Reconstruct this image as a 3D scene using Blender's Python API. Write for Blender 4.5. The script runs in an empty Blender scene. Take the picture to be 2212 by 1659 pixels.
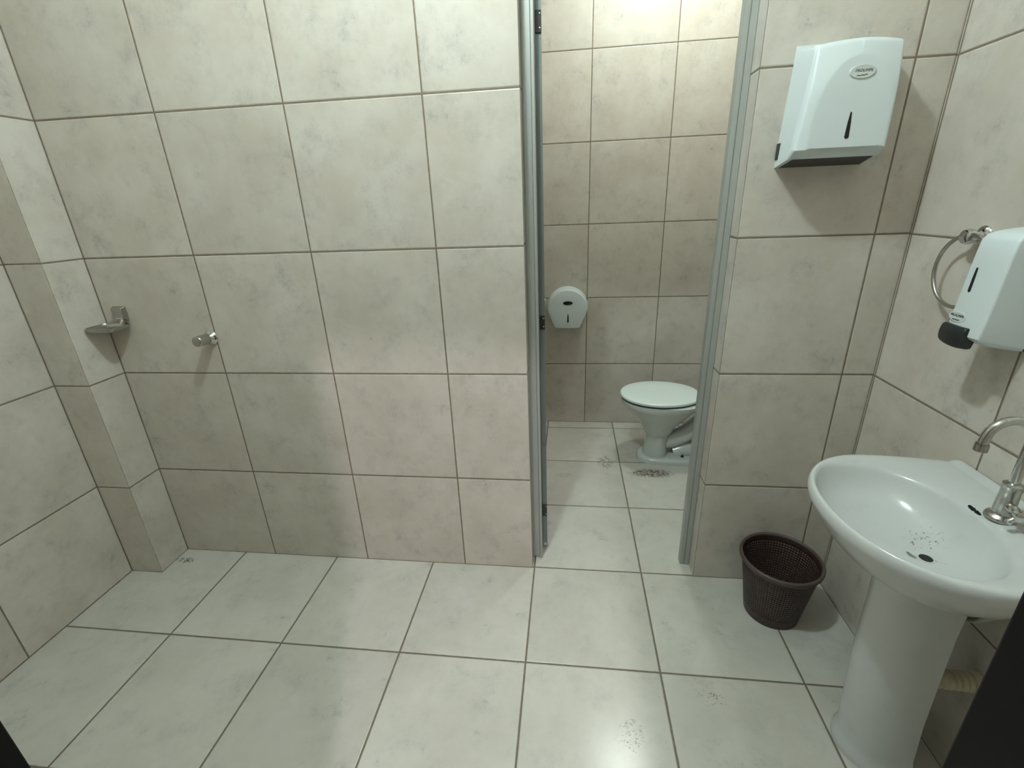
import bpy, bmesh, math, random
from mathutils import Vector, Matrix

random.seed(7)
C = bpy.context.scene.collection
SC = bpy.context.scene

# ---------------------------------------------------------------- camera
F_PX, W_PX = 1003.28, 2212.0
yaw, pitch, roll = -0.1284, -0.3696, -0.0398
CAM = Vector((1.9246, -1.5824, 1.4718))
Fw = Vector((math.sin(yaw)*math.cos(pitch), math.cos(yaw)*math.cos(pitch), math.sin(pitch)))
R0 = Vector((math.cos(yaw), -math.sin(yaw), 0)); U0 = R0.cross(Fw)
Rv = math.cos(roll)*R0 + math.sin(roll)*U0
Uv = -math.sin(roll)*R0 + math.cos(roll)*U0
cd = bpy.data.cameras.new('camera'); cam = bpy.data.objects.new('camera', cd); C.objects.link(cam)
cam.matrix_world = Matrix(((Rv.x, Uv.x, -Fw.x, CAM.x), (Rv.y, Uv.y, -Fw.y, CAM.y), (Rv.z, Uv.z, -Fw.z, CAM.z), (0, 0, 0, 1)))
cd.sensor_fit = 'HORIZONTAL'; cd.sensor_width = 36.0; cd.lens = 36.0*F_PX/W_PX; cd.clip_start = 0.01
SC.camera = cam

# ---------------------------------------------------------------- world, lights, exposure
SC.view_settings.view_transform = 'Standard'; SC.view_settings.look = 'None'
SC.view_settings.gamma = 1.0; SC.view_settings.use_curve_mapping = False
SC.view_settings.exposure = 0.2
wd = bpy.data.worlds.new('world'); SC.world = wd; wd.use_nodes = True
wd.node_tree.nodes['Background'].inputs[0].default_value = (0.80, 0.84, 0.80, 1)
wd.node_tree.nodes['Background'].inputs[1].default_value = 0.14

def lamp(name, loc, power, radius, col):
    l = bpy.data.lights.new(name, 'POINT'); l.energy = power; l.shadow_soft_size = radius; l.color = col
    o = bpy.data.objects.new(name, l); o.location = loc; C.objects.link(o); return o
lamp('room_lamp_light', (1.62, -0.76, 2.80), 47, 0.045, (0.83, 1.0, 1.0))
lamp('stall_lamp_light', (2.37, 0.90, 2.80), 24, 0.05, (0.88, 1.0, 0.95))
lamp('hall_lamp_light', (2.12, -3.15, 3.20), 140.0, 0.08, (1.0, 0.93, 0.97))

# ---------------------------------------------------------------- material helpers
def newmat(name):
    m = bpy.data.materials.new(name); m.use_nodes = True
    nt = m.node_tree; nt.nodes.clear()
    out = nt.nodes.new('ShaderNodeOutputMaterial'); b = nt.nodes.new('ShaderNodeBsdfPrincipled')
    nt.links.new(b.outputs[0], out.inputs[0]); return m, nt, b
def mth(nt, op, a, b=None, c=None, clamp=False):
    n = nt.nodes.new('ShaderNodeMath'); n.operation = op; n.use_clamp = clamp
    for i, v in enumerate((a, b, c)):
        if v is None: continue
        if hasattr(v, 'links'): nt.links.new(v, n.inputs[i])
        else: n.inputs[i].default_value = v
    return n.outputs[0]
def mixc(nt, f, a, b, mode='MIX'):
    n = nt.nodes.new('ShaderNodeMix'); n.data_type = 'RGBA'; n.blend_type = mode
    for i, v in ((0, f), (6, a), (7, b)):
        if hasattr(v, 'links'): nt.links.new(v, n.inputs[i])
        elif i == 0: n.inputs[0].default_value = v
        else: n.inputs[i].default_value = (*v, 1) if len(v) == 3 else v
    return n.outputs[2]
def ramp(nt, f, lo, hi):
    n = nt.nodes.new('ShaderNodeMapRange'); n.clamp = True; n.interpolation_type = 'SMOOTHSTEP'
    nt.links.new(f, n.inputs[0]); n.inputs[1].default_value = lo; n.inputs[2].default_value = hi; return n.outputs[0]
def noise(nt, vec, scale, detail=4, rough=0.55, w=None):
    n = nt.nodes.new('ShaderNodeTexNoise'); n.inputs['Scale'].default_value = scale
    n.inputs['Detail'].default_value = detail; n.inputs['Roughness'].default_value = rough
    nt.links.new(vec, n.inputs['Vector']); return n.outputs[0]
def flat(name, col, rough=0.5, metal=0.0, spec=0.5, var=0.04, scale=60, coat=0.0, bump=0.0):
    m, nt, b = newmat(name)
    tc = nt.nodes.new('ShaderNodeNewGeometry')
    n = noise(nt, tc.outputs['Position'], scale, 3)
    k = mth(nt, 'MULTIPLY_ADD', n, 2*var, 1-var)
    c = mixc(nt, 1.0, col, (1, 1, 1), 'MULTIPLY')
    vm = nt.nodes.new('ShaderNodeVectorMath'); vm.operation = 'SCALE'; nt.links.new(c, vm.inputs[0]); nt.links.new(k, vm.inputs['Scale'])
    nt.links.new(vm.outputs[0], b.inputs['Base Color'])
    b.inputs['Roughness'].default_value = rough; b.inputs['Metallic'].default_value = metal
    b.inputs['Specular IOR Level'].default_value = spec; b.inputs['Coat Weight'].default_value = coat
    if bump:
        bp = nt.nodes.new('ShaderNodeBump'); bp.inputs['Strength'].default_value = bump; bp.inputs['Distance'].default_value = 0.002
        nt.links.new(n, bp.inputs['Height']); nt.links.new(bp.outputs[0], b.inputs['Normal'])
    return m

def dot_mask(nt, X, Y, cx, cy, rx, ry):
    dx = mth(nt, 'DIVIDE', mth(nt, 'SUBTRACT', X, cx), rx); dy = mth(nt, 'DIVIDE', mth(nt, 'SUBTRACT', Y, cy), ry)
    d = mth(nt, 'SQRT', mth(nt, 'ADD', mth(nt, 'MULTIPLY', dx, dx), mth(nt, 'MULTIPLY', dy, dy)))
    return mth(nt, 'SUBTRACT', 1.0, ramp(nt, d, 0.35, 1.0))

def tile_mat(name, ua, uoff, uper, va, voff, vper=0.45, uw=0.0048, vw=0.0052, extra_u=(), extra_v=(), c1=(0.56, 0.50, 0.415), c2=(0.47, 0.412, 0.335),
             rough=0.34, grout=(0.185, 0.148, 0.105), seed=0.0, dirt=(), bumpk=1.0, mott=1.5, smud=0.85):
    m, nt, b = newmat(name)
    g = nt.nodes.new('ShaderNodeNewGeometry'); s = nt.nodes.new('ShaderNodeSeparateXYZ')
    nt.links.new(g.outputs['Position'], s.inputs[0])
    ax = {'x': s.outputs[0], 'y': s.outputs[1], 'z': s.outputs[2]}
    U, V = ax[ua], ax[va]
    wob = noise(nt, g.outputs['Position'], 55, 3)
    wobv = mth(nt, 'MULTIPLY_ADD', wob, 0.0016, -0.0008)
    def lines(P, off, per, w, extra):
        t = mth(nt, 'DIVIDE', mth(nt, 'SUBTRACT', P, off), per)
        cell = mth(nt, 'FLOOR', t); fr = mth(nt, 'SUBTRACT', t, cell)
        d = mth(nt, 'MULTIPLY', mth(nt, 'MINIMUM', fr, mth(nt, 'SUBTRACT', 1.0, fr)), per)
        d = mth(nt, 'SUBTRACT', d, w/2)
        for e, ew in extra:
            d2 = mth(nt, 'SUBTRACT', mth(nt, 'ABSOLUTE', mth(nt, 'SUBTRACT', P, e)), ew/2)
            d = mth(nt, 'MINIMUM', d, d2)
        return cell, d
    cu, du = lines(U, uoff, uper, uw, extra_u); cv, dv = lines(V, voff, vper, vw, extra_v)
    d = mth(nt, 'ADD', mth(nt, 'MINIMUM', du, dv), wobv)
    gm = mth(nt, 'SUBTRACT', 1.0, ramp(nt, d, -0.0006, 0.0009))
    edge = ramp(nt, d, 0.0, 0.0030)
    cx = nt.nodes.new('ShaderNodeCombineXYZ'); nt.links.new(cu, cx.inputs[0]); nt.links.new(cv, cx.inputs[1]); cx.inputs[2].default_value = seed
    wn = nt.nodes.new('ShaderNodeTexWhiteNoise'); wn.noise_dimensions = '3D'; nt.links.new(cx.outputs[0], wn.inputs['Vector'])
    sc = nt.nodes.new('ShaderNodeVectorMath'); sc.operation = 'SCALE'; nt.links.new(wn.outputs['Color'], sc.inputs[0]); sc.inputs['Scale'].default_value = 17.0
    ad = nt.nodes.new('ShaderNodeVectorMath'); nt.links.new(g.outputs['Position'], ad.inputs[0]); nt.links.new(sc.outputs[0], ad.inputs[1])
    P = ad.outputs[0]
    big = noise(nt, P, 4.2, 6, 0.62); fine = noise(nt, P, 26, 5, 0.6); patch = noise(nt, P, 11.0, 8, 0.75)
    k = mth(nt, 'ADD', mth(nt, 'MULTIPLY', big, 0.8), mth(nt, 'MULTIPLY', fine, 0.2))
    kk = mth(nt, 'MULTIPLY_ADD', mth(nt, 'SUBTRACT', k, 0.5), 2.6*mott, 0.5, clamp=True)
    col = mixc(nt, kk, c2, c1)
    gv = mth(nt, 'MULTIPLY', ramp(nt, patch, 0.46, 0.80), smud)
    col = mixc(nt, gv, col, tuple(x*y for x, y in zip(c2, (0.72, 0.76, 0.80))))
    sp = mth(nt, 'MULTIPLY', ramp(nt, mth(nt, 'MULTIPLY', noise(nt, P, 48, 4, 0.7), ramp(nt, patch, 0.46, 0.66)), 0.44, 0.70), 0.34)
    col = mixc(nt, sp, col, (0.22, 0.20, 0.165))
    tv = mth(nt, 'MULTIPLY_ADD', wn.outputs['Value'], 0.08, 0.96)
    vm = nt.nodes.new('ShaderNodeVectorMath'); vm.operation = 'SCALE'; nt.links.new(col, vm.inputs[0]); nt.links.new(tv, vm.inputs['Scale']); col = vm.outputs[0]
    vo = nt.nodes.new('ShaderNodeTexVoronoi'); vo.inputs['Scale'].default_value = 7.0; vo.inputs['Randomness'].default_value = 1.0; nt.links.new(P, vo.inputs['Vector'])
    vs_ = nt.nodes.new('ShaderNodeSeparateColor'); nt.links.new(vo.outputs['Color'], vs_.inputs[0])
    spk = mth(nt, 'MULTIPLY', mth(nt, 'LESS_THAN', vo.outputs['Distance'], 0.020), mth(nt, 'GREATER_THAN', vs_.outputs[0], 0.72))
    col = mixc(nt, mth(nt, 'MULTIPLY', spk, 0.6), col, (0.12, 0.10, 0.08))
    fn = noise(nt, g.outputs['Position'], 190, 3, 0.75); fn2 = noise(nt, g.outputs['Position'], 60, 4, 0.7)
    for (dx, dy, rx, ry, th, amt) in dirt:
        mk = dot_mask(nt, U, V, dx, dy, rx, ry)
        t = mth(nt, 'ADD', mth(nt, 'MULTIPLY', fn2, 0.5), mth(nt, 'MULTIPLY', fn, 0.5))
        t = mth(nt, 'ADD', t, mth(nt, 'MULTIPLY', mk, 0.12))
        f = mth(nt, 'MULTIPLY', mth(nt, 'MULTIPLY', ramp(nt, t, th, th+0.05), mk), amt, clamp=True)
        col = mixc(nt, f, col, (0.11, 0.075, 0.045))
    gcol = mixc(nt, fine, tuple(x*0.75 for x in grout), tuple(x*1.3 for x in grout))
    col = mixc(nt, gm, col, gcol)
    nt.links.new(col, b.inputs['Base Color'])
    r = mth(nt, 'MULTIPLY_ADD', gm, 0.45, rough)
    nt.links.new(r, b.inputs['Roughness']); b.inputs['Specular IOR Level'].default_value = 0.42
    hgt = mth(nt, 'ADD', mth(nt, 'MULTIPLY', edge, 1.0), mth(nt, 'MULTIPLY', big, 0.06))
    bp = nt.nodes.new('ShaderNodeBump'); bp.inputs['Strength'].default_value = 0.5*bumpk; bp.inputs['Distance'].default_value = 0.0018
    nt.links.new(hgt, bp.inputs['Height']); nt.links.new(bp.outputs[0], b.inputs['Normal'])
    return m

# ---------------------------------------------------------------- mesh helpers
def obj(name, bm, mat, parent=None, smooth=True, bevel=0.0, seg=2, sub=0, angle=38):
    bmesh.ops.recalc_face_normals(bm, faces=bm.faces)
    me = bpy.data.meshes.new(name); bm.to_mesh(me); bm.free()
    o = bpy.data.objects.new(name, me); C.objects.link(o)
    me.materials.append(mat)
    if smooth:
        for p in me.polygons: p.use_smooth = True
        me.set_sharp_from_angle(angle=math.radians(angle))
    if bevel:
        md = o.modifiers.new('bevel', 'BEVEL'); md.width = bevel; md.segments = seg; md.limit_method = 'ANGLE'; md.angle_limit = math.radians(30); md.harden_normals = False
    if sub:
        md = o.modifiers.new('sub', 'SUBSURF'); md.levels = sub; md.render_levels = sub
    if parent:
        o.parent = parent
        o.matrix_parent_inverse = Matrix.Translation(parent.location).inverted() @ Matrix.Identity(4) if parent.rotation_euler.z == 0 else (Matrix.Translation(parent.location) @ parent.rotation_euler.to_matrix().to_4x4()).inverted()
    return o
def thing(name, label, cat, loc, rotz=0):
    o = bpy.data.objects.new(name, None); C.objects.link(o); o.location = loc; o.rotation_euler = (0, 0, rotz); o.empty_display_size = 0.05
    o['label'] = label; o['category'] = cat; return o
def struct(name, bm, m, **k):
    o = obj(name, bm, m, **k); o['kind'] = 'structure'; return o
def box(bm, x0, x1, y0, y1, z0, z1):
    vs = [bm.verts.new((x, y, z)) for z in (z0, z1) for y in (y0, y1) for x in (x0, x1)]
    for f in ((0, 1, 3, 2), (4, 6, 7, 5), (0, 4, 5, 1), (2, 3, 7, 6), (0, 2, 6, 4), (1, 5, 7, 3)):
        bm.faces.new([vs[i] for i in f])
    return vs
def boxm(*a):
    bm = bmesh.new(); box(bm, *a); return bm
def loft(bm, rings, cap0=True, cap1=True, closed=True):
    R = [[bm.verts.new(p) for p in r] for r in rings]; n = len(R[0])
    for a, b in zip(R, R[1:]):
        for i in range(n if closed else n-1):
            j = (i+1) % n; bm.faces.new((a[i], a[j], b[j], b[i]))
    if cap0: bm.faces.new(R[0][::-1])
    if cap1: bm.faces.new(R[-1])
    return R
def lathe(bm, prof, origin=(0, 0, 0), axis=(0, 0, 1), n=32, cap0=True, cap1=True):
    q = Vector((0, 0, 1)).rotation_difference(Vector(axis).normalized()); o = Vector(origin)
    loft(bm, [[o + q @ Vector((r*math.cos(2*math.pi*i/n), r*math.sin(2*math.pi*i/n), z)) for i in range(n)] for r, z in prof], cap0, cap1)
def tube(bm, pts, rad, n=16, caps=True):
    pts = [Vector(p) for p in pts]; rads = rad if isinstance(rad, (list, tuple)) else [rad]*len(pts)
    rings = []; ref = None
    for i, p in enumerate(pts):
        t = (pts[min(i+1, len(pts)-1)] - pts[max(i-1, 0)]).normalized()
        if ref is None: ref = Vector((0, 0, 1)) if abs(t.z) < 0.9 else Vector((1, 0, 0))
        u = (ref - t*ref.dot(t)).normalized(); v = t.cross(u); ref = u
        rings.append([p + rads[i]*(u*math.cos(2*math.pi*k/n) + v*math.sin(2*math.pi*k/n)) for k in range(n)])
    loft(bm, rings, caps, caps)
def smooth_path(pts, k=8):
    pts = [Vector(p) for p in pts]; out = []
    P = [2*pts[0]-pts[1]] + pts + [2*pts[-1]-pts[-2]]
    for i in range(1, len(P)-2):
        for j in range(k):
            t = j/k; a, b, c, d = P[i-1:i+3]
            out.append(0.5*((2*b) + (c-a)*t + (2*a-5*b+4*c-d)*t*t + (3*b-a-3*c+d)*t**3))
    out.append(pts[-1]); return out
def prism(bm, outline, fn, d0, d1):
    """outline list of (a,b); fn(a,b,d)->xyz; solid between depth d0 and d1"""
    loft(bm, [[fn(a, b, d0) for a, b in outline], [fn(a, b, d1) for a, b in outline]])
def text_part(name, body, size, mat, parent, mw, extr=0.0004):
    cu = bpy.data.curves.new(name, 'FONT'); cu.body = body; cu.size = size; cu.extrude = extr; cu.align_x = 'CENTER'; cu.align_y = 'CENTER'; cu.shear = 0.25; cu.offset = 0.0; cu.space_character = 1.12
    t = bpy.data.objects.new(name+'_tmp', cu); C.objects.link(t)
    bpy.context.view_layer.update()
    me = bpy.data.meshes.new_from_object(t.evaluated_get(bpy.context.evaluated_depsgraph_get()))
    bpy.data.objects.remove(t); me.transform(mw); me.materials.clear(); me.materials.append(mat)
    o = bpy.data.objects.new(name, me); C.objects.link(o)
    o.parent = parent; o.matrix_parent_inverse = Matrix.Translation(parent.location).inverted()
    return o

# ---------------------------------------------------------------- materials
WALLC = dict(c1=(0.620, 0.574, 0.512), c2=(0.535, 0.478, 0.412))
M_back = tile_mat('tiles_partition', 'x', 0.1362, 0.4484, 'z', -0.0086, extra_u=((0.1373, 0.004),), extra_v=((0.0, 0.004),), seed=1, **WALLC)
M_part_r = tile_mat('tiles_partition_right', 'x', 2.8396, 0.4484, 'z', -0.0040, extra_u=((2.4455, 0.0024), (2.939, 0.005)), extra_v=((0.0, 0.004),), seed=2, **WALLC)
M_reveal = tile_mat('tiles_reveal', 'y', 5.0, 20.0, 'z', -0.0040, extra_u=((0.0, 0.0024),), seed=3, **WALLC)
M_stall = tile_mat('tiles_stall', 'x', 2.0442, 0.4484, 'z', -0.0110, extra_v=((0.0, 0.005),), seed=4, **WALLC)
M_left = tile_mat('tiles_left', 'y', -0.5823, 0.45, 'z', -0.0086, extra_u=((-0.1505, 0.004),), extra_v=((0.0, 0.005),), seed=5, **WALLC)
M_right = tile_mat('tiles_right', 'y', -0.456, 0.45, 'z', -0.0060, extra_v=((0.0, 0.005),), seed=6, **WALLC)
M_colf = tile_mat('tiles_column', 'x', 5.0, 20.0, 'z', -0.0086, extra_u=((0.1373, 0.0015), (-0.0127, 0.004)), extra_v=((0.0, 0.004),), vw=0.004, seed=7, **WALLC)
M_floor = tile_mat('tiles_floor', 'x', 0.4356, 0.4503, 'y', 0.0043, 0.4503, uw=0.0062, vw=0.0062, rough=0.22, seed=8, mott=1.5, smud=0.6,
                   c1=(0.575, 0.555, 0.498), c2=(0.505, 0.482, 0.425), grout=(0.155, 0.130, 0.095),
                   dirt=((2.40, 0.79, 0.19, 0.075, 0.575, 0.9), (2.15, 0.90, 0.08, 0.14, 0.615, 0.75), (2.12, -0.65, 0.07, 0.10, 0.640, 0.6), (2.38, -0.52, 0.08, 0.05, 0.645, 0.6), (0.19, -0.07, 0.07, 0.03, 0.60, 0.9)))
M_paint = flat('ceiling_paint', (0.72, 0.73, 0.70), 0.8)
M_dark = flat('dark_painted_wood', (0.008, 0.0075, 0.007), 0.6, spec=0.15)
M_cer = None
M_abs = flat('white_plastic', (0.665, 0.725, 0.735), 0.36, var=0.015)
M_abs2 = flat('white_plastic_panel', (0.66, 0.73, 0.74), 0.42, var=0.015)
M_blk = flat('black_plastic', (0.018, 0.020, 0.022), 0.38)
M_slot = flat('slot_black', (0.006, 0.007, 0.010), 0.25)
M_chr = flat('chrome', (0.62, 0.62, 0.60), 0.13, metal=1.0, var=0.06)
M_chrd = flat('worn_chrome', (0.47, 0.46, 0.43), 0.26, metal=1.0, var=0.25, scale=180)
M_alu = flat('aluminium', (0.44, 0.455, 0.43), 0.38, metal=0.35, var=0.05, scale=120)
M_alud = flat('aluminium_dark', (0.20, 0.225, 0.215), 0.45, metal=0.5, var=0.06, scale=120)
M_door = flat('door_panel', (0.55, 0.57, 0.54), 0.5)
M_bin = flat('brown_plastic', (0.040, 0.020, 0.017), 0.42, var=0.1)
M_binr = flat('brown_plastic_rim', (0.080, 0.055, 0.047), 0.45, var=0.08)
M_pvc = flat('cream_pvc', (0.52, 0.46, 0.32), 0.55, var=0.15)
M_hose = flat('grey_hose', (0.42, 0.40, 0.36), 0.5)
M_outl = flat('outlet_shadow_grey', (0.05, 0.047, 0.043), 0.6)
M_ink = flat('ink', (0.03, 0.04, 0.035), 0.6)
M_badge = flat('badge', (0.60, 0.64, 0.62), 0.35)
M_lid = flat('toilet_lid_plastic', (0.74, 0.82, 0.79), 0.25, var=0.01, coat=0.2)

def ceramic(name, col, spots):
    m, nt, b = newmat(name)
    g = nt.nodes.new('ShaderNodeNewGeometry'); s = nt.nodes.new('ShaderNodeSeparateXYZ'); nt.links.new(g.outputs['Position'], s.inputs[0])
    fn = noise(nt, g.outputs['Position'], 130, 3, 0.7); fn2 = noise(nt, g.outputs['Position'], 26, 4, 0.6)
    c = mixc(nt, mth(nt, 'MULTIPLY', ramp(nt, fn2, 0.45, 0.8), 0.25), col, tuple(x*0.8 for x in col))
    up = nt.nodes.new('ShaderNodeSeparateXYZ'); nt.links.new(g.outputs['Normal'], up.inputs[0])
    for (x, y, rx, ry, th, amt) in spots:
        mk = mth(nt, 'MULTIPLY', dot_mask(nt, s.outputs[0], s.outputs[1], x, y, rx, ry), ramp(nt, up.outputs[2], 0.0, 0.3))
        t = mth(nt, 'ADD', fn, mth(nt, 'MULTIPLY', mk, 0.08))
        f = mth(nt, 'MULTIPLY', mth(nt, 'MULTIPLY', ramp(nt, t, th, th+0.06), mk), amt, clamp=True)
        c = mixc(nt, f, c, (0.10, 0.10, 0.085))
    nt.links.new(c, b.inputs['Base Color']); b.inputs['Roughness'].default_value = 0.20; b.inputs['Specular IOR Level'].default_value = 0.55
    return m
M_cer = ceramic('basin_ceramic', (0.605, 0.618, 0.605), ((2.75, -0.60, 0.06, 0.055, 0.655, 0.8), (2.66, -0.52, 0.12, 0.07, 0.75, 0.5), (2.87, -0.70, 0.04, 0.07, 0.64, 0.6), (2.74, -0.66, 0.03, 0.03, 0.68, 0.7)))
M_wc = ceramic('toilet_ceramic', (0.58, 0.61, 0.58), ())

# ---------------------------------------------------------------- structure
H = 2.90
XL, XR, YF, YB = -0.0127, 2.9386, -1.382, 1.4519
XE, XJ = 1.7775, 2.4455
struct('floor', boxm(XL-0.15, XR+0.15, -3.2, YB+0.15, -0.1, 0.0), M_floor, smooth=False)
struct('ceiling', boxm(XL-0.15, XR+0.15, YF-0.16, YB+0.15, H, H+0.1), M_paint, smooth=False)
bm = bmesh.new(); box(bm, XL, XE, 0.0, 0.15, 0, H)
struct('wall_partition', bm, M_back, smooth=False)
bm = bmesh.new(); box(bm, XE, XJ, 0.0, 0.15, 2.14, H)
struct('wall_header', bm, M_back, smooth=False)
o = struct('wall_partition_right', boxm(XJ, XR, 0.0, 0.15, 0, H), M_part_r, smooth=False)
o.data.materials.append(M_reveal)
for p in o.data.polygons:
    if p.normal.x < -0.9: p.material_index = 1
o = bpy.data.objects['wall_partition']; o.data.materials.append(M_reveal)
for p in o.data.polygons:
    if p.normal.x > 0.9: p.material_index = 1
struct('wall_back', boxm(XL-0.15, XR+0.15, YB, YB+0.15, 0, H), M_stall, smooth=False)
struct('wall_left', boxm(XL-0.15, XL, YF-0.16, YB, 0, H), M_left, smooth=False)
struct('wall_right', boxm(XR, XR+0.15, YF-0.16, YB, 0, H), M_right, smooth=False)
struct('wall_stall_left', boxm(1.02, 1.12, 0.15, YB, 0, H), M_left, smooth=False)
bm = boxm(XL, 0.1373, -0.1505, 0.0, 0, H)
o = struct('wall_corner_column', bm, M_colf, smooth=False)
m2 = tile_mat('tiles_column_side', 'y', 5.0, 20.0, 'z', -0.0086, extra_u=((0.0, 0.004), (-0.1505, 0.0015)), extra_v=((0.0, 0.004),), seed=11, **WALLC)
o.data.materials.append(m2)
for p in o.data.polygons:
    if abs(p.normal.x) > 0.9: p.material_index = 1
# entrance wall with the doorway the photo is taken from
DX0, DX1 = 1.475, 2.144
bm = bmesh.new(); box(bm, XL, DX0-0.06, YF-0.16, YF-0.005, 0, H); box(bm, DX1+0.06, XR, YF-0.16, YF-0.005, 0, H); box(bm, DX0-0.06, DX1+0.06, YF-0.16, YF-0.005, 2.16, H)
struct('wall_front', bm, M_left, smooth=False)
tr = bpy.data.objects.new('trim_1', None); C.objects.link(tr); tr.location = (1.81, YF-0.1, 0); tr['kind'] = 'structure'
obj('door_jamb', boxm(DX0-0.06, DX0, YF-0.20, YF, 0, 2.16), M_dark, tr, bevel=0.002)
obj('door_jamb', boxm(DX1, DX1+0.06, YF-0.20, YF, 0, 2.16), M_dark, tr, bevel=0.002)
obj('door_head', boxm(DX0, DX1, YF-0.20, YF, 2.10, 2.16), M_dark, tr, bevel=0.002)

# ---------------------------------------------------------------- stall door frame and door
FY0, FY1 = 0.070, 0.104
tf = bpy.data.objects.new('trim_2', None); C.objects.link(tf); tf.location = (2.11, 0.09, 0); tf['kind'] = 'structure'
def post(x0, s):
    """profile in plan, x0 wall face, s=+1 grows to +x"""
    pts = [(0, FY0-0.004), (0.005, FY0-0.006), (0.007, FY0-0.001), (0.009, FY0), (0.027, FY0), (0.0285, FY0-0.003), (0.031, FY0-0.009), (0.0385, FY0-0.010), (0.040, FY0-0.008), (0.040, FY1-0.02), (0.034, FY1-0.018), (0.034, FY1), (0, FY1)]
    bm = bmesh.new()
    loft(bm, [[(x0+s*a, b, z) for a, b in pts] for z in (0.004, 2.14)])
    return bm
obj('frame_post', post(XE+0.0005, 1), M_alu, tf, smooth=False)
def post_r(x0):
    pts = [(0, FY0), (-0.001, FY0-0.002), (-0.019, FY0-0.002), (-0.020, FY0+0.002), (-0.0215, FY0+0.002), (-0.0225, FY0-0.001), (-0.037, FY0-0.001), (-0.038, FY0+0.001), (-0.038, FY1-0.006), (-0.030, FY1), (0, FY1)]
    bm = bmesh.new(); loft(bm, [[(x0+a, b, z) for a, b in pts] for z in (0.004, 2.14)]); return bm
obj('frame_post', post_r(XJ-0.0005), M_alu, tf, smooth=False)
obj('frame_head', boxm(XE+0.040, XJ-0.038, FY0, FY1, 2.10, 2.14), M_alu, tf, smooth=False)

HX, HY, ang = 1.8185, 0.112, math.radians(94.5)
dr = bpy.data.objects.new('door_1', None); C.objects.link(dr); dr.location = (HX, HY, 0); dr['kind'] = 'structure'
dr.rotation_euler = (0, 0, 0)
# leaf built in local frame along +l, thickness on its right side
ld = Vector((math.cos(ang), math.sin(ang), 0)); nd = Vector((math.sin(ang), -math.cos(ang), 0))
def dpt(l, t, z): return Vector((HX, HY, 0)) + ld*l + nd*t + Vector((0, 0, z))
def dbox(l0, l1, t0, t1, z0, z1):
    bm = bmesh.new(); vs = [bm.verts.new(dpt(l, t, z)) for z in (z0, z1) for t in (t0, t1) for l in (l0, l1)]
    for f in ((0, 1, 3, 2), (4, 6, 7, 5), (0, 4, 5, 1), (2, 3, 7, 6), (0, 2, 6, 4), (1, 5, 7, 3)): bm.faces.new([vs[i] for i in f])
    return bm
leaf = obj('door_leaf', dbox(0.0, 0.585, 0.0, 0.0195, 0.022, 2.09), M_alud, dr, smooth=False)
for za, zb in ((1.950, 2.008), (1.030, 1.083), (0.190, 0.250)):
    h = obj('hinge', dbox(-0.0045, 0.0, 0.0005, 0.0192, za, zb), M_blk, dr, bevel=0.0012)
    bm = bmesh.new()
    for zz in (za+0.012, zb-0.010):
        c = dpt(-0.0045, 0.0145, zz); lathe(bm, [(0.0028, 0), (0.0028, 0.0008), (0.0015, 0.0014)], c, -ld, 12)
    s = obj('screw', bm, M_chr, h)
cp = obj('screw_cover', dbox(-0.0025, 0.0, 0.0055, 0.0150, 0.031, 0.043), M_abs, dr)
bm = bmesh.new(); lathe(bm, [(0.0022, 0), (0.0022, 0.0006)], dpt(-0.0025, 0.010, 0.037), -ld, 12); obj('screw', bm, M_ink, cp)
# pencilled marks on the door edge
rx = Matrix((( nd.x, 0, -ld.x, 0), (nd.y, 0, -ld.y, 0), (0, 1, 0, 0), (0, 0, 0, 1)))
tx = text_part('door_marking', 'L1', 0.016, M_ink, dr, Matrix.Translation(dpt(-0.0003, 0.010, 0.545)) @ rx @ Matrix.Rotation(-math.pi/2, 4, 'Z'), 0.0001)
# latch at the free edge
lt = obj('door_latch', dbox(0.540, 0.584, 0.0195, 0.040, 0.985, 1.035), M_alu, dr, bevel=0.003)
bm = bmesh.new()
tube(bm, [dpt(0.562, 0.028, 1.036), dpt(0.562, 0.031, 1.048), dpt(0.562, 0.022, 1.075)], [0.006, 0.0055, 0.0035], 10)
obj('latch_knob', bm, M_blk, lt)

# ---------------------------------------------------------------- paper towel dispenser
td = thing('towel_dispenser', 'large white paper towel dispenser on the wall right of the stall doorway', 'paper towel dispenser', (2.64, 0.0, 1.55))
def td_ring(zf, zb, dep, r):
    t = max(0.0, min(1.0, (zf-1.577)/0.245)); xl, xr_ = 2.518+0.026*t, 2.747-0.001*t
    bl, br = 2.5225+0.012*t, 2.763-0.012*t
    pts = [(bl, 0.0)]
    for k in range(7):
        a = math.pi + k/6*math.pi/2
        pts.append((xl+r+r*math.cos(a), -dep+r+r*math.sin(a)))
    for k in range(1, 8):
        q = k/8; pts.append((xl+r+(xr_-xl-2*r)*q, -dep-0.004*math.sin(math.pi*q)))
    for k in range(7):
        a = 1.5*math.pi + k/6*math.pi/2
        pts.append((xr_-r+r*math.cos(a), -dep+r+r*math.sin(a)))
    pts.append((br, 0.0))
    cr = 0.008*t*t
    return [(x, y, zb+(zf-zb)*min(1.0, -y/dep)+cr*(1-((x-2.645)/0.105)**2)) for x, y in pts]
bm = bmesh.new()
lv = [(1.557, 1.541, 0.096, 0.007), (1.561, 1.548, 0.100, 0.007), (1.5765, 1.568, 0.1040, 0.007), (1.600, 1.598, 0.1060, 0.007), (1.68, 1.68, 0.1060, 0.007), (1.76, 1.76, 0.1050, 0.007), (1.795, 1.803, 0.1030, 0.007), (1.806, 1.826, 0.1010, 0.008), (1.809, 1.836, 0.097, 0.010), (1.812, 1.842, 0.09, 0.012)]
loft(bm, [td_ring(*p) for p in lv])
# closed body; a dark slab below stands for the outlet hollow
obj('body', bm, M_abs, td, angle=32)
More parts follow.
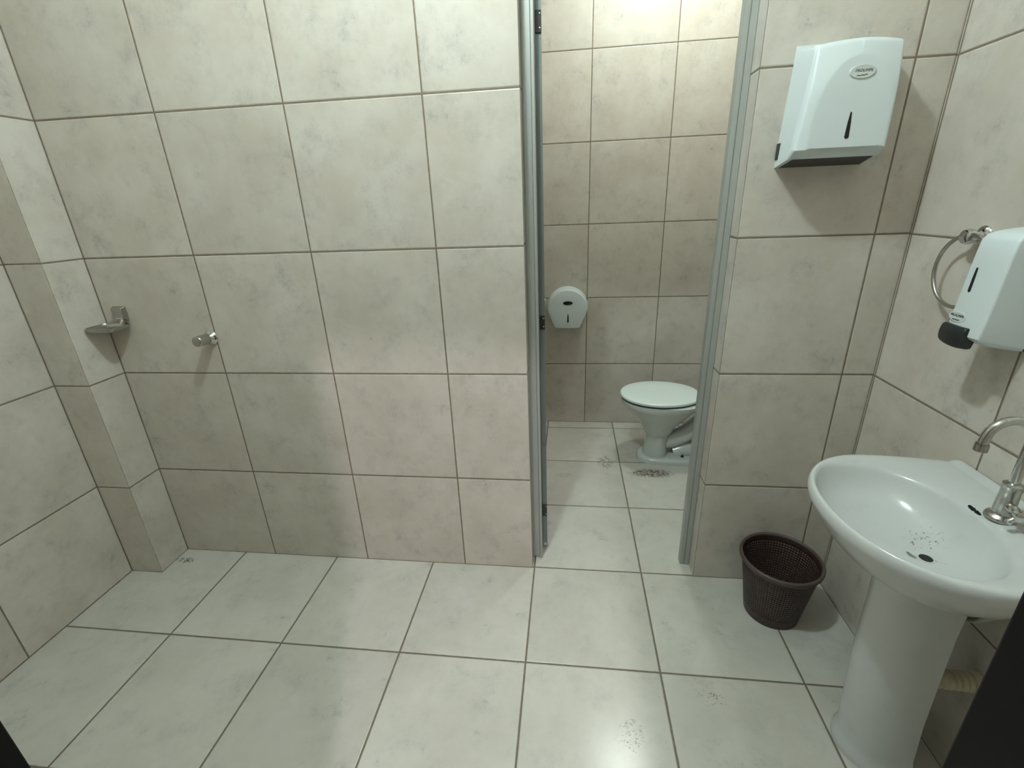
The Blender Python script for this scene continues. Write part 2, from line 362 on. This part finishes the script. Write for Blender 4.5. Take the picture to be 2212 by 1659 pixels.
# raised arch shaped front
arch = [(2.548, 1.578), (2.549, 1.62), (2.553, 1.66), (2.562, 1.70), (2.576, 1.733), (2.596, 1.759), (2.618, 1.774), (2.642, 1.780), (2.666, 1.777), (2.688, 1.766), (2.708, 1.745), (2.724, 1.712), (2.732, 1.67), (2.735, 1.62), (2.735, 1.578)]
ap = smooth_path([(a, b, 0) for a, b in arch], 4); ap = [(p.x, p.y) for p in ap]
acx, acz = 2.642, 1.66
def in_arch(x, z):
    """signed distance to the arch outline, positive inside"""
    best = 9.0; ins = False; n = len(ap)
    for i in range(n):
        (x0, z0), (x1, z1) = ap[i], ap[(i+1) % n]
        if (z0 > z) != (z1 > z) and x < (x1-x0)*(z-z0)/(z1-z0)+x0: ins = not ins
        if i == n-1: continue
        dx, dz = x1-x0, z1-z0; t = max(0, min(1, ((x-x0)*dx+(z-z0)*dz)/(dx*dx+dz*dz+1e-12)))
        best = min(best, math.hypot(x-x0-t*dx, z-z0-t*dz))
    return best if ins else -best
def fy(x, z):
    y = 0.1275 - max(0, z-1.72)*0.035
    d = -in_arch(x, z); k = max(0.0, d+0.002)
    side = 1.0 if x < 2.642 else 0.75
    return y - 0.30*side*(k*k/(k+0.004))
bm = bmesh.new(); GX, GZ = 76, 84
ZT = 1.817
G = []
for j in range(GZ+1):
    tt = j/GZ; z = 1.576 + (ZT-1.576)*tt; row = []
    for i in range(GX+1):
        xl_, xr_ = 2.5185+0.026*tt, 2.7465-0.001*tt
        x = xl_ + (xr_-xl_)*i/GX
        e = min(i, GX-i)
        drop = {0: 0.0110, 1: 0.0022, 2: 0.0005}.get(e, 0.0) + {0: 0.012, 1: 0.005, 2: 0.0022, 3: 0.0008}.get(GZ-j, 0.0)
        row.append(bm.verts.new((x, -(fy(x, z)-drop), z + 0.008*tt*tt*(1-((x-2.645)/0.105)**2))))
    G.append(row)
for j in range(GZ):
    for i in range(GX): bm.faces.new((G[j][i], G[j][i+1], G[j+1][i+1], G[j+1][i]))
bot = [bm.verts.new((v.co.x, -0.100, 1.5590)) for v in G[0]]
for i in range(GX): bm.faces.new((bot[i], bot[i+1], G[0][i+1], G[0][i]))
fp = obj('front_cover', bm, M_abs, td, angle=50)
def teardrop(cx, z0, z1, w):
    out = []
    n = 10
    for k in range(n+1):
        a = math.pi + math.pi*k/n; out.append((cx+w*math.cos(a), z0+w+w*math.sin(a)))
    out += [(cx+w*0.75, z0+(z1-z0)*0.6), (cx+w*0.3, z1-0.001), (cx, z1), (cx-w*0.3, z1-0.001), (cx-w*0.75, z0+(z1-z0)*0.6)]
    return out
bm = bmesh.new(); yb = -(fy(2.64, 1.63)+0.0004)
prism(bm, teardrop(2.642, 1.598, 1.660, 0.0052), lambda a, b, d: (a, d, b), yb+0.004, yb-0.0006)
obj('level_window', bm, M_slot, td, smooth=False)
def oval(bm, c, rx_, rz_, fn, lay):
    n = 36
    loft(bm, [[fn(c[0]+rx_*s*math.cos(2*math.pi*k/n), c[1]+rz_*s*math.sin(2*math.pi*k/n), d) for k in range(n)] for s, d in lay])
bm = bmesh.new(); yb = -(fy(2.65, 1.748)+0.0010)
oval(bm, (2.650, 1.7475), 0.031, 0.0155, lambda a, b, d: (a, d, b), [(1, yb+0.005), (1, yb-0.001), (0.93, yb-0.0024), (0.88, yb-0.0022), (0.4, yb-0.0020)])
bd = obj('badge', bm, M_badge, td, angle=60)
RXZ = Matrix(((1, 0, 0, 0), (0, 0, -1, 0), (0, 1, 0, 0), (0, 0, 0, 1)))
text_part('brand_lettering', 'PROLIMPE', 0.0088, M_ink, bd, Matrix.Translation((2.652, yb-0.0022, 1.7495)) @ RXZ @ Matrix.Scale(0.95, 4, (1, 0, 0)), 0.0003)
bm = bmesh.new()
for k in range(9):
    x = 2.638+k*0.0028; z = 1.7385+0.0008*math.sin(k*1.9)+0.0002*k
    box(bm, x-0.0011, x+0.0011, yb-0.0026, yb-0.0015, z-0.0008, z+0.0009)
obj('small_lettering', bm, M_ink, bd, smooth=False)
# dark slab on the underside, shade of the outlet opening put into its colour
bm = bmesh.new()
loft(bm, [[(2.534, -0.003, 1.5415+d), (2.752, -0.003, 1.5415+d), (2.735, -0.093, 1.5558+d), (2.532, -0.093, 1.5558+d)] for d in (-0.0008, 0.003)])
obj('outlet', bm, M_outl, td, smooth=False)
bm = boxm(2.5195, 2.5240, -0.020, -0.002, 1.562, 1.605); obj('side_button', bm, M_ink, td, bevel=0.001)

# ---------------------------------------------------------------- liquid soap dispenser on the right wall
sd = thing('soap_dispenser', 'white liquid soap dispenser with a black push bar on the right wall above the basin', 'soap dispenser', (XR, -0.425, 1.12))
def sd_ring(dep, z, hw, dz, r=0.006, yc=-0.4265):
    """horizontal section at height z; back on wall, dz = how much lower the back sits"""
    pts = []
    def zz(t): return z+dz*t
    for y, t in ((yc+hw+0.002, 0.0), (yc+hw+0.001, 0.5)):
        pts.append((XR-dep*t, y, zz(t)))
    for k in range(6):
        a = k/5*math.pi/2; pts.append((XR-dep+r-r*math.sin(a), yc+hw-r+r*math.cos(a), zz(1)))
    for k in range(1, 5): pts.append((XR-dep-0.003*math.sin(math.pi*k/5), yc+hw-r-(2*hw-2*r)*k/5, zz(1)))
    for k in range(6):
        a = k/5*math.pi/2; pts.append((XR-dep+r-r*math.cos(a), yc-hw+r-r*math.sin(a), zz(1)))
    for y, t in ((yc-hw-0.001, 0.5), (yc-hw-0.002, 0.0)):
        pts.append((XR-dep*t, y, zz(t)))
    return pts
bm = bmesh.new()
sl = [(0.085, 1.122, 0.045, 0.012), (0.106, 1.125, 0.0490, 0.021), (0.110, 1.131, 0.0495, 0.020), (0.1075, 1.18, 0.0495, 0.010), (0.1025, 1.26, 0.049, 0.0), (0.0975, 1.33, 0.0485, 0.0), (0.0945, 1.358, 0.048, 0.0), (0.088, 1.372, 0.046, -0.002), (0.072, 1.381, 0.042, -0.004), (0.05, 1.386, 0.034, -0.004)]
loft(bm, [sd_ring(d, z, h, dz) for d, z, h, dz in sl])
obj('body', bm, M_abs, sd, angle=40)
# push bar
bm = bmesh.new()
sec = [(-0.002, 1.170), (-0.012, 1.169), (-0.0155, 1.160), (-0.0170, 1.150), (-0.0165, 1.140), (-0.0140, 1.131), (-0.009, 1.125), (0.0, 1.121), (0.010, 1.121), (0.014, 1.140)]
loft(bm, [[(XR-0.106+a-0.003*math.sin(math.pi*q), -0.3755-0.072*q, z-0.004*math.sin(math.pi*q)*(z < 1.15)) for a, z in sec] for q in [j/10 for j in range(11)]])
obj('push_bar', bm, M_blk, sd, bevel=0.003, seg=2)
bm = bmesh.new()
prism(bm, teardrop(-0.4055, 1.245, 1.300, 0.0040), lambda a, b, d: (d-(1.30-b)*0.03, a, b), XR-0.096, XR-0.1045)
obj('level_window', bm, M_slot, sd, smooth=False)
bm = boxm(XR-0.006, XR, -0.472, -0.380, 1.126, 1.180); obj('back_plate', bm, M_blk, sd, bevel=0.002)
bm = boxm(XR-0.016, XR, -0.4795, -0.470, 1.124, 1.165); obj('back_clip', bm, M_blk, sd, bevel=0.004)
bm = bmesh.new()
oval(bm, (-0.402, 1.187), 0.026, 0.012, lambda a, b, d: (XR-d-(1.19-b)*0.03, a, b), [(1, 0.105), (1, 0.1100), (0.93, 0.1112), (0.88, 0.1110), (0.3, 0.1110)])
bd = obj('badge', bm, M_badge, sd, angle=60)
RYZ = Matrix(((0, 0, -1, 0), (-1, 0, 0, 0), (0, 1, 0, 0), (0, 0, 0, 1)))
text_part('brand_lettering', 'PROLIMPE', 0.0078, M_ink, bd, Matrix.Translation((XR-0.1114, -0.4010, 1.1900)) @ RYZ, 0.0003)
bm = bmesh.new()
for k in range(9):
    y = -0.391-k*0.0024; z = 1.1805+0.0007*math.sin(k*1.9)
    box(bm, XR-0.1121, XR-0.1110, y-0.001, y+0.001, z-0.0007, z+0.0008)
obj('small_lettering', bm, M_ink, bd, smooth=False)

# ---------------------------------------------------------------- towel ring
tr_ = thing('towel_ring', 'chrome towel ring hanging on the right wall behind the soap dispenser', 'towel ring', (XR, -0.262, 1.355))
bm = bmesh.new(); lathe(bm, [(0.025, 0), (0.025, 0.004), (0.021, 0.008), (0.013, 0.011), (0.011, 0.016), (0.012, 0.022), (0.017, 0.026), (0.0190, 0.036), (0.016, 0.045), (0.008, 0.049)], (XR, -0.262, 1.355), (-1, 0, 0), 28)
obj('mount', bm, M_chr, tr_)
rc = Vector((XR-0.038, -0.276, 1.272)); rr = 0.088
bm = bmesh.new(); pts = [rc + Vector((0.0, rr*math.cos(2*math.pi*k/64), rr*math.sin(2*math.pi*k/64))) for k in range(64)]
rings = []
for k in range(64):
    a = 2*math.pi*k/64; e = Vector((0, math.cos(a), math.sin(a)))
    rings.append([pts[k] + 0.0050*(e*math.cos(2*math.pi*j/12) + Vector((1, 0, 0))*math.sin(2*math.pi*j/12)) for j in range(12)])
loft(bm, rings+[rings[0]], False, False); bmesh.ops.remove_doubles(bm, verts=bm.verts, dist=1e-5)
obj('ring', bm, M_chrd, tr_)

# ---------------------------------------------------------------- jumbo toilet roll dispenser
tp = thing('toilet_roll_dispenser', 'round white jumbo toilet roll dispenser on the back wall of the stall', 'toilet roll dispenser', (1.920, YB, 0.84))
def tp_out(s, dz=0.0):
    pts = []; R = 0.1235*s
    for k in range(49):
        a = math.radians(-22 + 224*k/48); pts.append((1.9185+R*math.cos(a), 0.846+R*math.sin(a)*0.93+dz))
    pts += [(1.9185-0.080*s, 0.846-0.121*s+dz), (1.9185-0.072*s, 0.846-0.127*s+dz), (1.9185, 0.846-0.128*s+dz), (1.9185+0.072*s, 0.846-0.127*s+dz), (1.9185+0.080*s, 0.846-0.121*s+dz)]
    return pts
bm = bmesh.new()
loft(bm, [[(x, YB-d, z) for x, z in tp_out(s)] for s, d in ((1.04, 0.0), (1.045, 0.03), (1.02, 0.095), (1.0, 0.117), (0.975, 0.122), (0.93, 0.1235), (0.4, 0.1245))])
obj('cover', bm, M_abs, tp, angle=35)
bm = bmesh.new(); oval(bm, (1.9215, 0.880), 0.030, 0.0125, lambda a, b, d: (a, YB-d, b), [(1, 0.120), (1, 0.1252), (0.9, 0.1262)]); obj('lock_window', bm, M_slot, tp)
bm = bmesh.new(); prism(bm, teardrop(1.9225, 0.757, 0.812, 0.0055), lambda a, b, d: (a, YB-d, b), 0.120, 0.1255); obj('level_window', bm, M_slot, tp, smooth=False)

# ---------------------------------------------------------------- toilet
wc = thing('toilet', 'white ceramic toilet with closed lid in the stall, partly behind the doorpost', 'toilet', (2.50, 0.98, 0))
YC = 0.985
def sup(cx, cy, ax, ay, z, n=56, p=2.0, taper=0.0, zt=0.0):
    pts = []
    for k in range(n):
        a = 2*math.pi*k/n; c, s = math.cos(a), math.sin(a)
        x = abs(c)**(2/p)*math.copysign(1, c); y = abs(s)**(2/p)*math.copysign(1, s)
        y *= 1 + taper*x
        pts.append((cx+ax*x, cy+ay*y, z+zt*x))
    return pts
bm = bmesh.new()
def xr(x0, x1, hw, z, p=2.0, tp_=0.0): return sup((x0+x1)/2, YC, (x1-x0)/2, hw, z, p=p, taper=tp_)
loft(bm, [xr(2.377, 2.523, 0.078, 0.030), xr(2.381, 2.520, 0.079, 0.045, 2.3), xr(2.388, 2.517, 0.080, 0.10, 2.4), xr(2.388, 2.522, 0.081, 0.170, 2.4), xr(2.380, 2.532, 0.089, 0.176, 2.2), xr(2.372, 2.545, 0.097, 0.200, 2.1), xr(2.352, 2.565, 0.112, 0.235), xr(2.310, 2.610, 0.142, 0.285), xr(2.272, 2.655, 0.164, 0.330), xr(2.254, 2.680, 0.174, 0.352), xr(2.243, 2.695, 0.181, 0.362, 2.05), xr(2.238, 2.72, 0.184, 0.380, 2.1), xr(2.240, 2.73, 0.183, 0.392, 2.1), xr(2.25, 2.73, 0.174, 0.397, 2.1), xr(2.30, 2.70, 0.13, 0.396, 2.1)])
bowl = obj('bowl', bm, M_wc, wc, angle=50)
bm = bmesh.new()
loft(bm, [sup(2.56, YC, 0.215, 0.108, 0.0, p=2.8), sup(2.56, YC, 0.213, 0.108, 0.020, p=2.8), sup(2.56, YC, 0.203, 0.099, 0.031, p=2.8), sup(2.56, YC, 0.185, 0.082, 0.034, p=2.8)])
obj('foot', bm, M_wc, wc, angle=50)
bm = bmesh.new()
tube(bm, smooth_path([(2.46, YC-0.005, 0.11), (2.54, YC-0.005, 0.125), (2.62, YC-0.005, 0.165), (2.70, YC, 0.235), (2.78, YC, 0.28), (2.87, YC, 0.27)], 6), 0.050, 20)
obj('trap', bm, M_wc, wc)
bm = bmesh.new()
tube(bm, smooth_path([(2.56, YC, 0.035), (2.62, YC, 0.055), (2.70, YC, 0.060), (2.77, YC, 0.03)], 5), 0.052, 20)
obj('outlet', bm, M_wc, wc)
bm = bmesh.new(); box(bm, 2.66, 2.90, YC-0.155, YC+0.155, 0.30, 0.385)
obj('rear_shelf', bm, M_wc, wc, bevel=0.03, seg=4)
# seat gap as a black ring, its shade put into the colour, and lid
def lid(bm, z0, z1, grow, crown=0.0):
    rs = []
    for s, z in ((0.985, z0), (1.0, z0+0.003), (1.0, z1-0.006), (0.985, z1-0.001), (0.93, z1+crown*0.4), (0.6, z1+crown), (0.25, z1+crown*1.1)):
        o_ = []
        for k in range(72):
            a = 2*math.pi*k/72; c, sn = math.cos(a), math.sin(a)
            x = 2.452 + (0.222+grow)*c if c < 0 else 2.452 + (0.225+grow)*abs(c)**0.9
            y = YC + (0.187+grow)*math.copysign(abs(sn)**(0.95 if c < 0 else 0.80), sn)*(1-0.10*max(0, c))
            x = min(x, 2.664+grow) if abs(y-YC) > 0.075 else min(x, 2.684)
            o_.append((2.452+(x-2.452)*s, YC+(y-YC)*s, z))
        rs.append(o_)
    loft(bm, rs)
bm = bmesh.new(); lid(bm, 0.398, 0.406, -0.006); obj('seat_gap_shade', bm, M_blk, wc)
bm = bmesh.new(); lid(bm, 0.406, 0.424, 0.0, 0.003); obj('lid', bm, M_lid, wc, angle=50)
bm = bmesh.new(); lathe(bm, [(0.010, 0), (0.010, 0.004), (0.006, 0.009), (0.004, 0.018)], (2.602, 0.928, 0.030), (0, 0, 1), 14); obj('floor_bolt', bm, M_blk, wc)

# ---------------------------------------------------------------- basin with pedestal
bs = thing('washbasin', 'white ceramic washbasin on a pedestal against the right wall', 'washbasin', (2.80, -0.630, 0))
BY = -0.622
def outer(a, grow=0.0):
    c, s = math.cos(a), math.sin(a)
    if c < 0:
        x = 2.715 + (0.210+grow)*c; y = (0.250+grow)*math.copysign(abs(s)**0.92, s)
    else:
        # flank narrowing towards the wall, ending in a straight back
        t = min(abs(c)/0.66, 1.0)
        y = math.copysign((0.250+grow)-0.028*t*t, s)
        x = 2.715 + 0.222*t
        if abs(c) > 0.66:
            y = (0.222+grow)*s/math.sqrt(1-0.66**2)
    return x, BY+y
def inner(a, s=1.0):
    c, sn = math.cos(a), math.sin(a)
    p = 2.25
    x = abs(c)**(2/p)*math.copysign(1, c); y = abs(sn)**(2/p)*math.copysign(1, sn)
    cx = 2.672+0.030*(1-s)
    return cx+0.148*s*x+0.026*(1-s)*(1-s), BY-0.002-0.034*(1-s)**1.5+0.200*s*y
N = 96; AN = [2*math.pi*k/N for k in range(N)]
RZ = 0.800
def ring_o(grow, z, cx=None, sh=1.0):
    out = []
    for a in AN:
        x, y = outer(a, grow)
        x = min(x, XR-0.001)
        out.append((2.76+(x-2.76)*sh if x < 2.76 else min(2.76+(x-2.76), XR-0.001), BY+(y-BY)*sh, z))
    return out
def ring_i(s, z): return [(*inner(a, s), z) for a in AN]
def mixr(r1, r2, t, z): return [(p[0]*(1-t)+q[0]*t, p[1]*(1-t)+q[1]*t, z) for p, q in zip(r1, r2)]
bm = bmesh.new()
ro = ring_o(0, RZ); ri = ring_i(1, RZ)
rings = [ring_o(0, 0.625, sh=0.36), ring_o(0, 0.640, sh=0.50), ring_o(0, 0.668, sh=0.66), ring_o(0, 0.700, sh=0.80), ring_o(0, 0.730, sh=0.895), ring_o(0, 0.755, sh=0.945), ring_o(0, 0.768, sh=0.975), ring_o(0, 0.778, sh=0.995),
         ring_o(0, 0.788, sh=1.0), ring_o(0, 0.797, sh=0.995), ring_o(0, 0.8035, sh=0.982)]
ra = ring_o(0, RZ, sh=0.982)
rings += [mixr(ra, ri, 0.25, 0.8060), mixr(ra, ri, 0.5, 0.8050), mixr(ra, ri, 0.75, 0.8015), mixr(ra, ri, 0.93, 0.796), ring_i(0.995, 0.790), ring_i(0.97, 0.779), ring_i(0.92, 0.760), ring_i(0.84, 0.740), ring_i(0.72, 0.723), ring_i(0.56, 0.710), ring_i(0.38, 0.702), ring_i(0.22, 0.698), ring_i(0.10, 0.6965)]
loft(bm, rings, True, True)
basin = obj('basin', bm, M_cer, bs, angle=60, sub=1)
# raised back lip along the wall
bm = bmesh.new()
prof = [(XR-0.040, 0.802), (XR-0.024, 0.806), (XR-0.014, 0.8105), (XR-0.003, 0.811), (XR-0.001, 0.802), (XR-0.001, 0.780), (XR-0.035, 0.780)]
loft(bm, [[(x, BY+y, z-dz) for x, z in prof] for y, dz in ((-0.219, 0.004), (-0.206, 0.0), (0.206, 0.0), (0.219, 0.004))]); obj('splash_lip', bm, M_cer, bs, angle=50)
# drain and overflow
DR = (2.724, BY-0.034, 0.6965)
bm = bmesh.new(); lathe(bm, [(0.0165, 0.0), (0.0165, 0.0015), (0.0145, 0.0022), (0.0128, 0.0012), (0.0125, -0.004)], DR, (0, 0, 1), 28, cap0=False)
obj('drain_ring', bm, M_cer, bs)
bm = bmesh.new(); lathe(bm, [(0.0127, -0.006), (0.0127, 0.0014)], DR, (0, 0, 1), 24); obj('drain_hole', bm, M_slot, bs)
bm = bmesh.new(); tube(bm, [(DR[0]-0.030, DR[1]+0.016, 0.6995), (DR[0]-0.0285, DR[1]+0.006, 0.7000), (DR[0]-0.0215, DR[1]-0.002, 0.6995)], [0.0015, 0.0035, 0.0015], 8); obj('strainer_scrap', bm, M_chrd, bs)
bm = bmesh.new()
for dy, dz, w in ((0.011, 0.0015, 0.0028), (0.008, 0.0, 0.0035), (0.0035, -0.0015, 0.004), (0.001, 0.001, 0.0025), (-0.004, -0.002, 0.0035), (-0.008, -0.0045, 0.003), (-0.011, -0.004, 0.002)):
    lathe(bm, [(w*1.25, -0.004), (w*1.1, 0.0016)], (2.828, BY+0.013+dy*1.3, 0.7965+dz*0.2), (-0.4, 0, 1), 7)
obj('overflow_slot', bm, M_slot, bs)
# pedestal: half column, open at the back
bm = bmesh.new()
def ped(z, xf, hw, xb):
    out = []
    for k in range(25):
        a = math.pi/2 + math.pi*k/24
        out.append((xf+hw*1.02+hw*1.02*math.cos(a), BY+0.008+hw*math.sin(a), z))
    out += [(xb, BY+0.008-hw*0.97, z), (xb, BY+0.008-hw*0.85, z)]
    for k in range(25):
        a = -math.pi/2 - math.pi*k/24
        h2 = hw*0.84
        out.append((xf+hw*1.02+h2*math.cos(a), BY+0.008+h2*math.sin(a), z))
    out += [(xb, BY+0.008+hw*0.85, z), (xb, BY+0.008+hw*0.97, z)]
    return out
pl = [(0.0, 2.690, 0.088, 2.85), (0.018, 2.690, 0.088, 2.85), (0.034, 2.696, 0.083, 2.84), (0.06, 2.698, 0.081, 2.835), (0.2, 2.690, 0.080, 2.825), (0.35, 2.680, 0.080, 2.82), (0.50, 2.678, 0.076, 2.82), (0.58, 2.674, 0.074, 2.825), (0.64, 2.668, 0.076, 2.83), (0.665, 2.662, 0.080, 2.83)]
loft(bm, [ped(*p) for p in pl])
obj('pedestal', bm, M_cer, bs, angle=40)

# ---------------------------------------------------------------- tap
tpx, tpy = 2.853, -0.640
fa = thing('faucet', 'chrome gooseneck tap with a cross handle at the back of the washbasin', 'faucet', (tpx, tpy, 0.803))
bm = bmesh.new(); lathe(bm, [(0.027, 0.802), (0.0275, 0.806), (0.025, 0.810), (0.019, 0.813), (0.0175, 0.818), (0.0178, 0.83), (0.0168, 0.855), (0.0160, 0.872), (0.0175, 0.874), (0.0175, 0.886), (0.011, 0.890)], (tpx, tpy, 0), (0, 0, 1), 32); obj('body', bm, M_chrd, fa, angle=50)
bm = bmesh.new(); ar = 0.041
pts = [Vector((tpx, tpy, 0.885)), Vector((tpx, tpy, 0.93)), Vector((tpx, tpy, 0.985))]
for k in range(1, 15):
    a = math.pi*k/14; pts.append(Vector((tpx-ar+ar*math.cos(a), tpy+0.004*k/14, 0.990+ar*math.sin(a))))
pts.append(pts[-1]+Vector((-0.001, 0, -0.012)))
tube(bm, pts, 0.0092, 20); sp = obj('spout', bm, M_chr, fa, angle=50)
bm = bmesh.new(); e = pts[-1]; lathe(bm, [(0.0112, 0), (0.0118, -0.004), (0.0118, -0.016), (0.0095, -0.018)], e, (0, 0, 1), 20); obj('aerator', bm, M_chrd, sp)
bm = bmesh.new(); hd = Vector((-0.25, -1, 0.05)).normalized(); o0 = Vector((tpx, tpy, 0.838))
tube(bm, [o0+hd*0.012, o0+hd*0.030, o0+hd*0.034, o0+hd*0.044], [0.010, 0.010, 0.007, 0.007], 18)
hv = obj('valve_stem', bm, M_chrd, fa)
bm = bmesh.new(); hc = o0+hd*0.050
u_ = hd.cross(Vector((0, 0, 1))).normalized(); v_ = hd.cross(u_)
tube(bm, [hc-hd*0.010, hc-hd*0.006, hc+hd*0.006, hc+hd*0.009], [0.009, 0.012, 0.012, 0.008], 18)
for k in range(4):
    a = math.pi/4+math.pi/2*k; w = u_*math.cos(a)+v_*math.sin(a)
    tube(bm, [hc+w*0.008, hc+w*0.016, hc+w*0.022, hc+w*0.026], [0.0055, 0.0055, 0.0075, 0.005], 12)
obj('cross_handle', bm, M_chr, fa)

# ---------------------------------------------------------------- waste pipe and hose under the basin
wp = thing('waste_pipe', 'cream plastic waste pipe entering the wall behind the basin pedestal', 'pipe', (2.90, -0.655, 0.324))
bm = bmesh.new()
pts = [Vector((2.76, -0.640, 0.42)), Vector((2.765, -0.642, 0.37)), Vector((2.785, -0.646, 0.33)), Vector((2.815, -0.650, 0.324))]
tube(bm, smooth_path(pts, 5), 0.020, 20); obj('elbow', bm, M_pvc, wp)
bm = bmesh.new(); pp = []; rd = []
for k in range(30):
    t = k/29; pp.append(Vector((2.812+(XR-2.812)*t, -0.650-0.006*t, 0.324))); rd.append(0.0225 + 0.0016*math.sin(k*1.9))
tube(bm, pp, rd, 24); obj('ribbed_sleeve', bm, M_pvc, wp)
bm = bmesh.new(); lathe(bm, [(0.028, 0), (0.028, 0.006), (0.024, 0.016)], (XR-0.001, -0.656, 0.324), (-1, 0, 0), 24); obj('wall_collar', bm, M_pvc, wp)
bm = bmesh.new()
tube(bm, smooth_path([(2.880, -0.560, 0.610), (2.868, -0.580, 0.560), (2.860, -0.620, 0.525), (2.860, -0.650, 0.524), (2.860, -0.672, 0.541), (2.862, -0.690, 0.569), (2.885, -0.715, 0.605), (XR-0.012, -0.735, 0.615), (XR, -0.735, 0.615)], 6), 0.0065, 12)
hs = obj('supply_hose', bm, M_hose); hs['label'] = 'thin grey supply hose looping under the washbasin beside the pedestal'; hs['category'] = 'hose'

# ---------------------------------------------------------------- waste basket
wb = thing('waste_basket', 'dark brown perforated plastic waste basket on the floor in the corner by the basin', 'waste basket', (2.693, -0.150, 0))
BX, BYY, BH = 2.693, -0.150, 0.248
def brad(z): return 0.092 + (0.128-0.092)*(z/BH)
bm = bmesh.new(); n = 160; zs = [0.0, 0.012, 0.035] + [0.035+0.0104*(k//2)+(0.0064 if k % 2 else 0.0) for k in range(1, 37)] + [0.236, BH]
ANG = [2*math.pi*((k//2)+(0.0 if k % 2 == 0 else 0.40))/(n//2) for k in range(n)]
V = [[bm.verts.new((BX+brad(z)*math.cos(a), BYY+brad(z)*math.sin(a), z)) for a in ANG] for z in zs]
for j in range(len(zs)-1):
    for k in range(n):
        if 3 <= j < len(zs)-3 and j % 2 == 1 and k % 2 == 1: continue
        bm.faces.new((V[j][k], V[j][(k+1) % n], V[j+1][(k+1) % n], V[j+1][k]))
bm.faces.new(V[0][::-1])
o = obj('mesh_bucket', bm, M_bin, wb, angle=60); md = o.modifiers.new('s', 'SOLIDIFY'); md.thickness = 0.0022; md.offset = -1
bm = bmesh.new()
prof = [(0.1265, 0.238), (0.1330, 0.236), (0.1365, 0.241), (0.1365, 0.248), (0.133, 0.2525), (0.128, 0.2530), (0.1250, 0.249), (0.1245, 0.240)]
R_ = [[(BX+r*math.cos(2*math.pi*k/96), BYY+r*math.sin(2*math.pi*k/96), z) for r, z in prof] for k in range(96)]
loft(bm, R_+[R_[0]], False, False); bmesh.ops.remove_doubles(bm, verts=bm.verts, dist=1e-5)
obj('rim', bm, M_binr, wb, angle=60)

# ---------------------------------------------------------------- soap dish and shower valve
sh = thing('soap_dish', 'small grey metal soap dish on the shower wall by the corner column', 'soap dish', (0.217, 0.0, 1.10))
bm = bmesh.new()
loft(bm, [[(0.217+sx*w, y, 1.137+sz*w) for sx, sz in ((-1, -1), (1, -1), (1, 1), (-1, 1))] for w, y in ((0.026, 0.0), (0.026, -0.006), (0.022, -0.014), (0.022, -0.020))]); obj('wall_bracket', bm, M_chrd, sh, bevel=0.002)
bm = bmesh.new(); tube(bm, smooth_path([(0.224, -0.010, 1.120), (0.224, -0.016, 1.108), (0.222, -0.022, 1.098)], 4), 0.008, 12); obj('arm', bm, M_chrd, sh)
DC = (0.199, -0.055)
def dring(s, z, th=0.0):
    out = []
    for k in range(48):
        a = 2*math.pi*k/48; c, sn = math.cos(a), math.sin(a); p = 5
        x = abs(c)**(2/p)*math.copysign(1, c)*0.060*s; y = abs(sn)**(2/p)*math.copysign(1, sn)*0.049*s
        out.append((DC[0]+x, DC[1]+y, z))
    return out
bm = bmesh.new(); loft(bm, [dring(0.70, 1.080), dring(0.93, 1.086), dring(1.0, 1.095), dring(1.0, 1.099), dring(0.96, 1.0995), dring(0.90, 1.092), dring(0.70, 1.085), dring(0.3, 1.084)]); obj('tray', bm, M_chrd, sh, angle=50)

sv = thing('shower_valve', 'chrome round shower valve knob sticking out of the tiled shower wall', 'shower valve', (0.564, 0.0, 1.036))
bm = bmesh.new(); lathe(bm, [(0.028, 0), (0.029, 0.004), (0.026, 0.008), (0.018, 0.013), (0.015, 0.020), (0.015, 0.030)], (0.564, 0, 1.036), (0.0, -1, 0.06), 32); obj('flange', bm, M_chr, sv, angle=50)
bm = bmesh.new(); lathe(bm, [(0.0175, 0.022), (0.0195, 0.024), (0.0200, 0.030), (0.0200, 0.070), (0.019, 0.074), (0.0165, 0.0755), (0.005, 0.0758)], (0.564, 0, 1.036), (0.0, -1, 0.06), 32); obj('knob', bm, M_chrd, sv, angle=50)
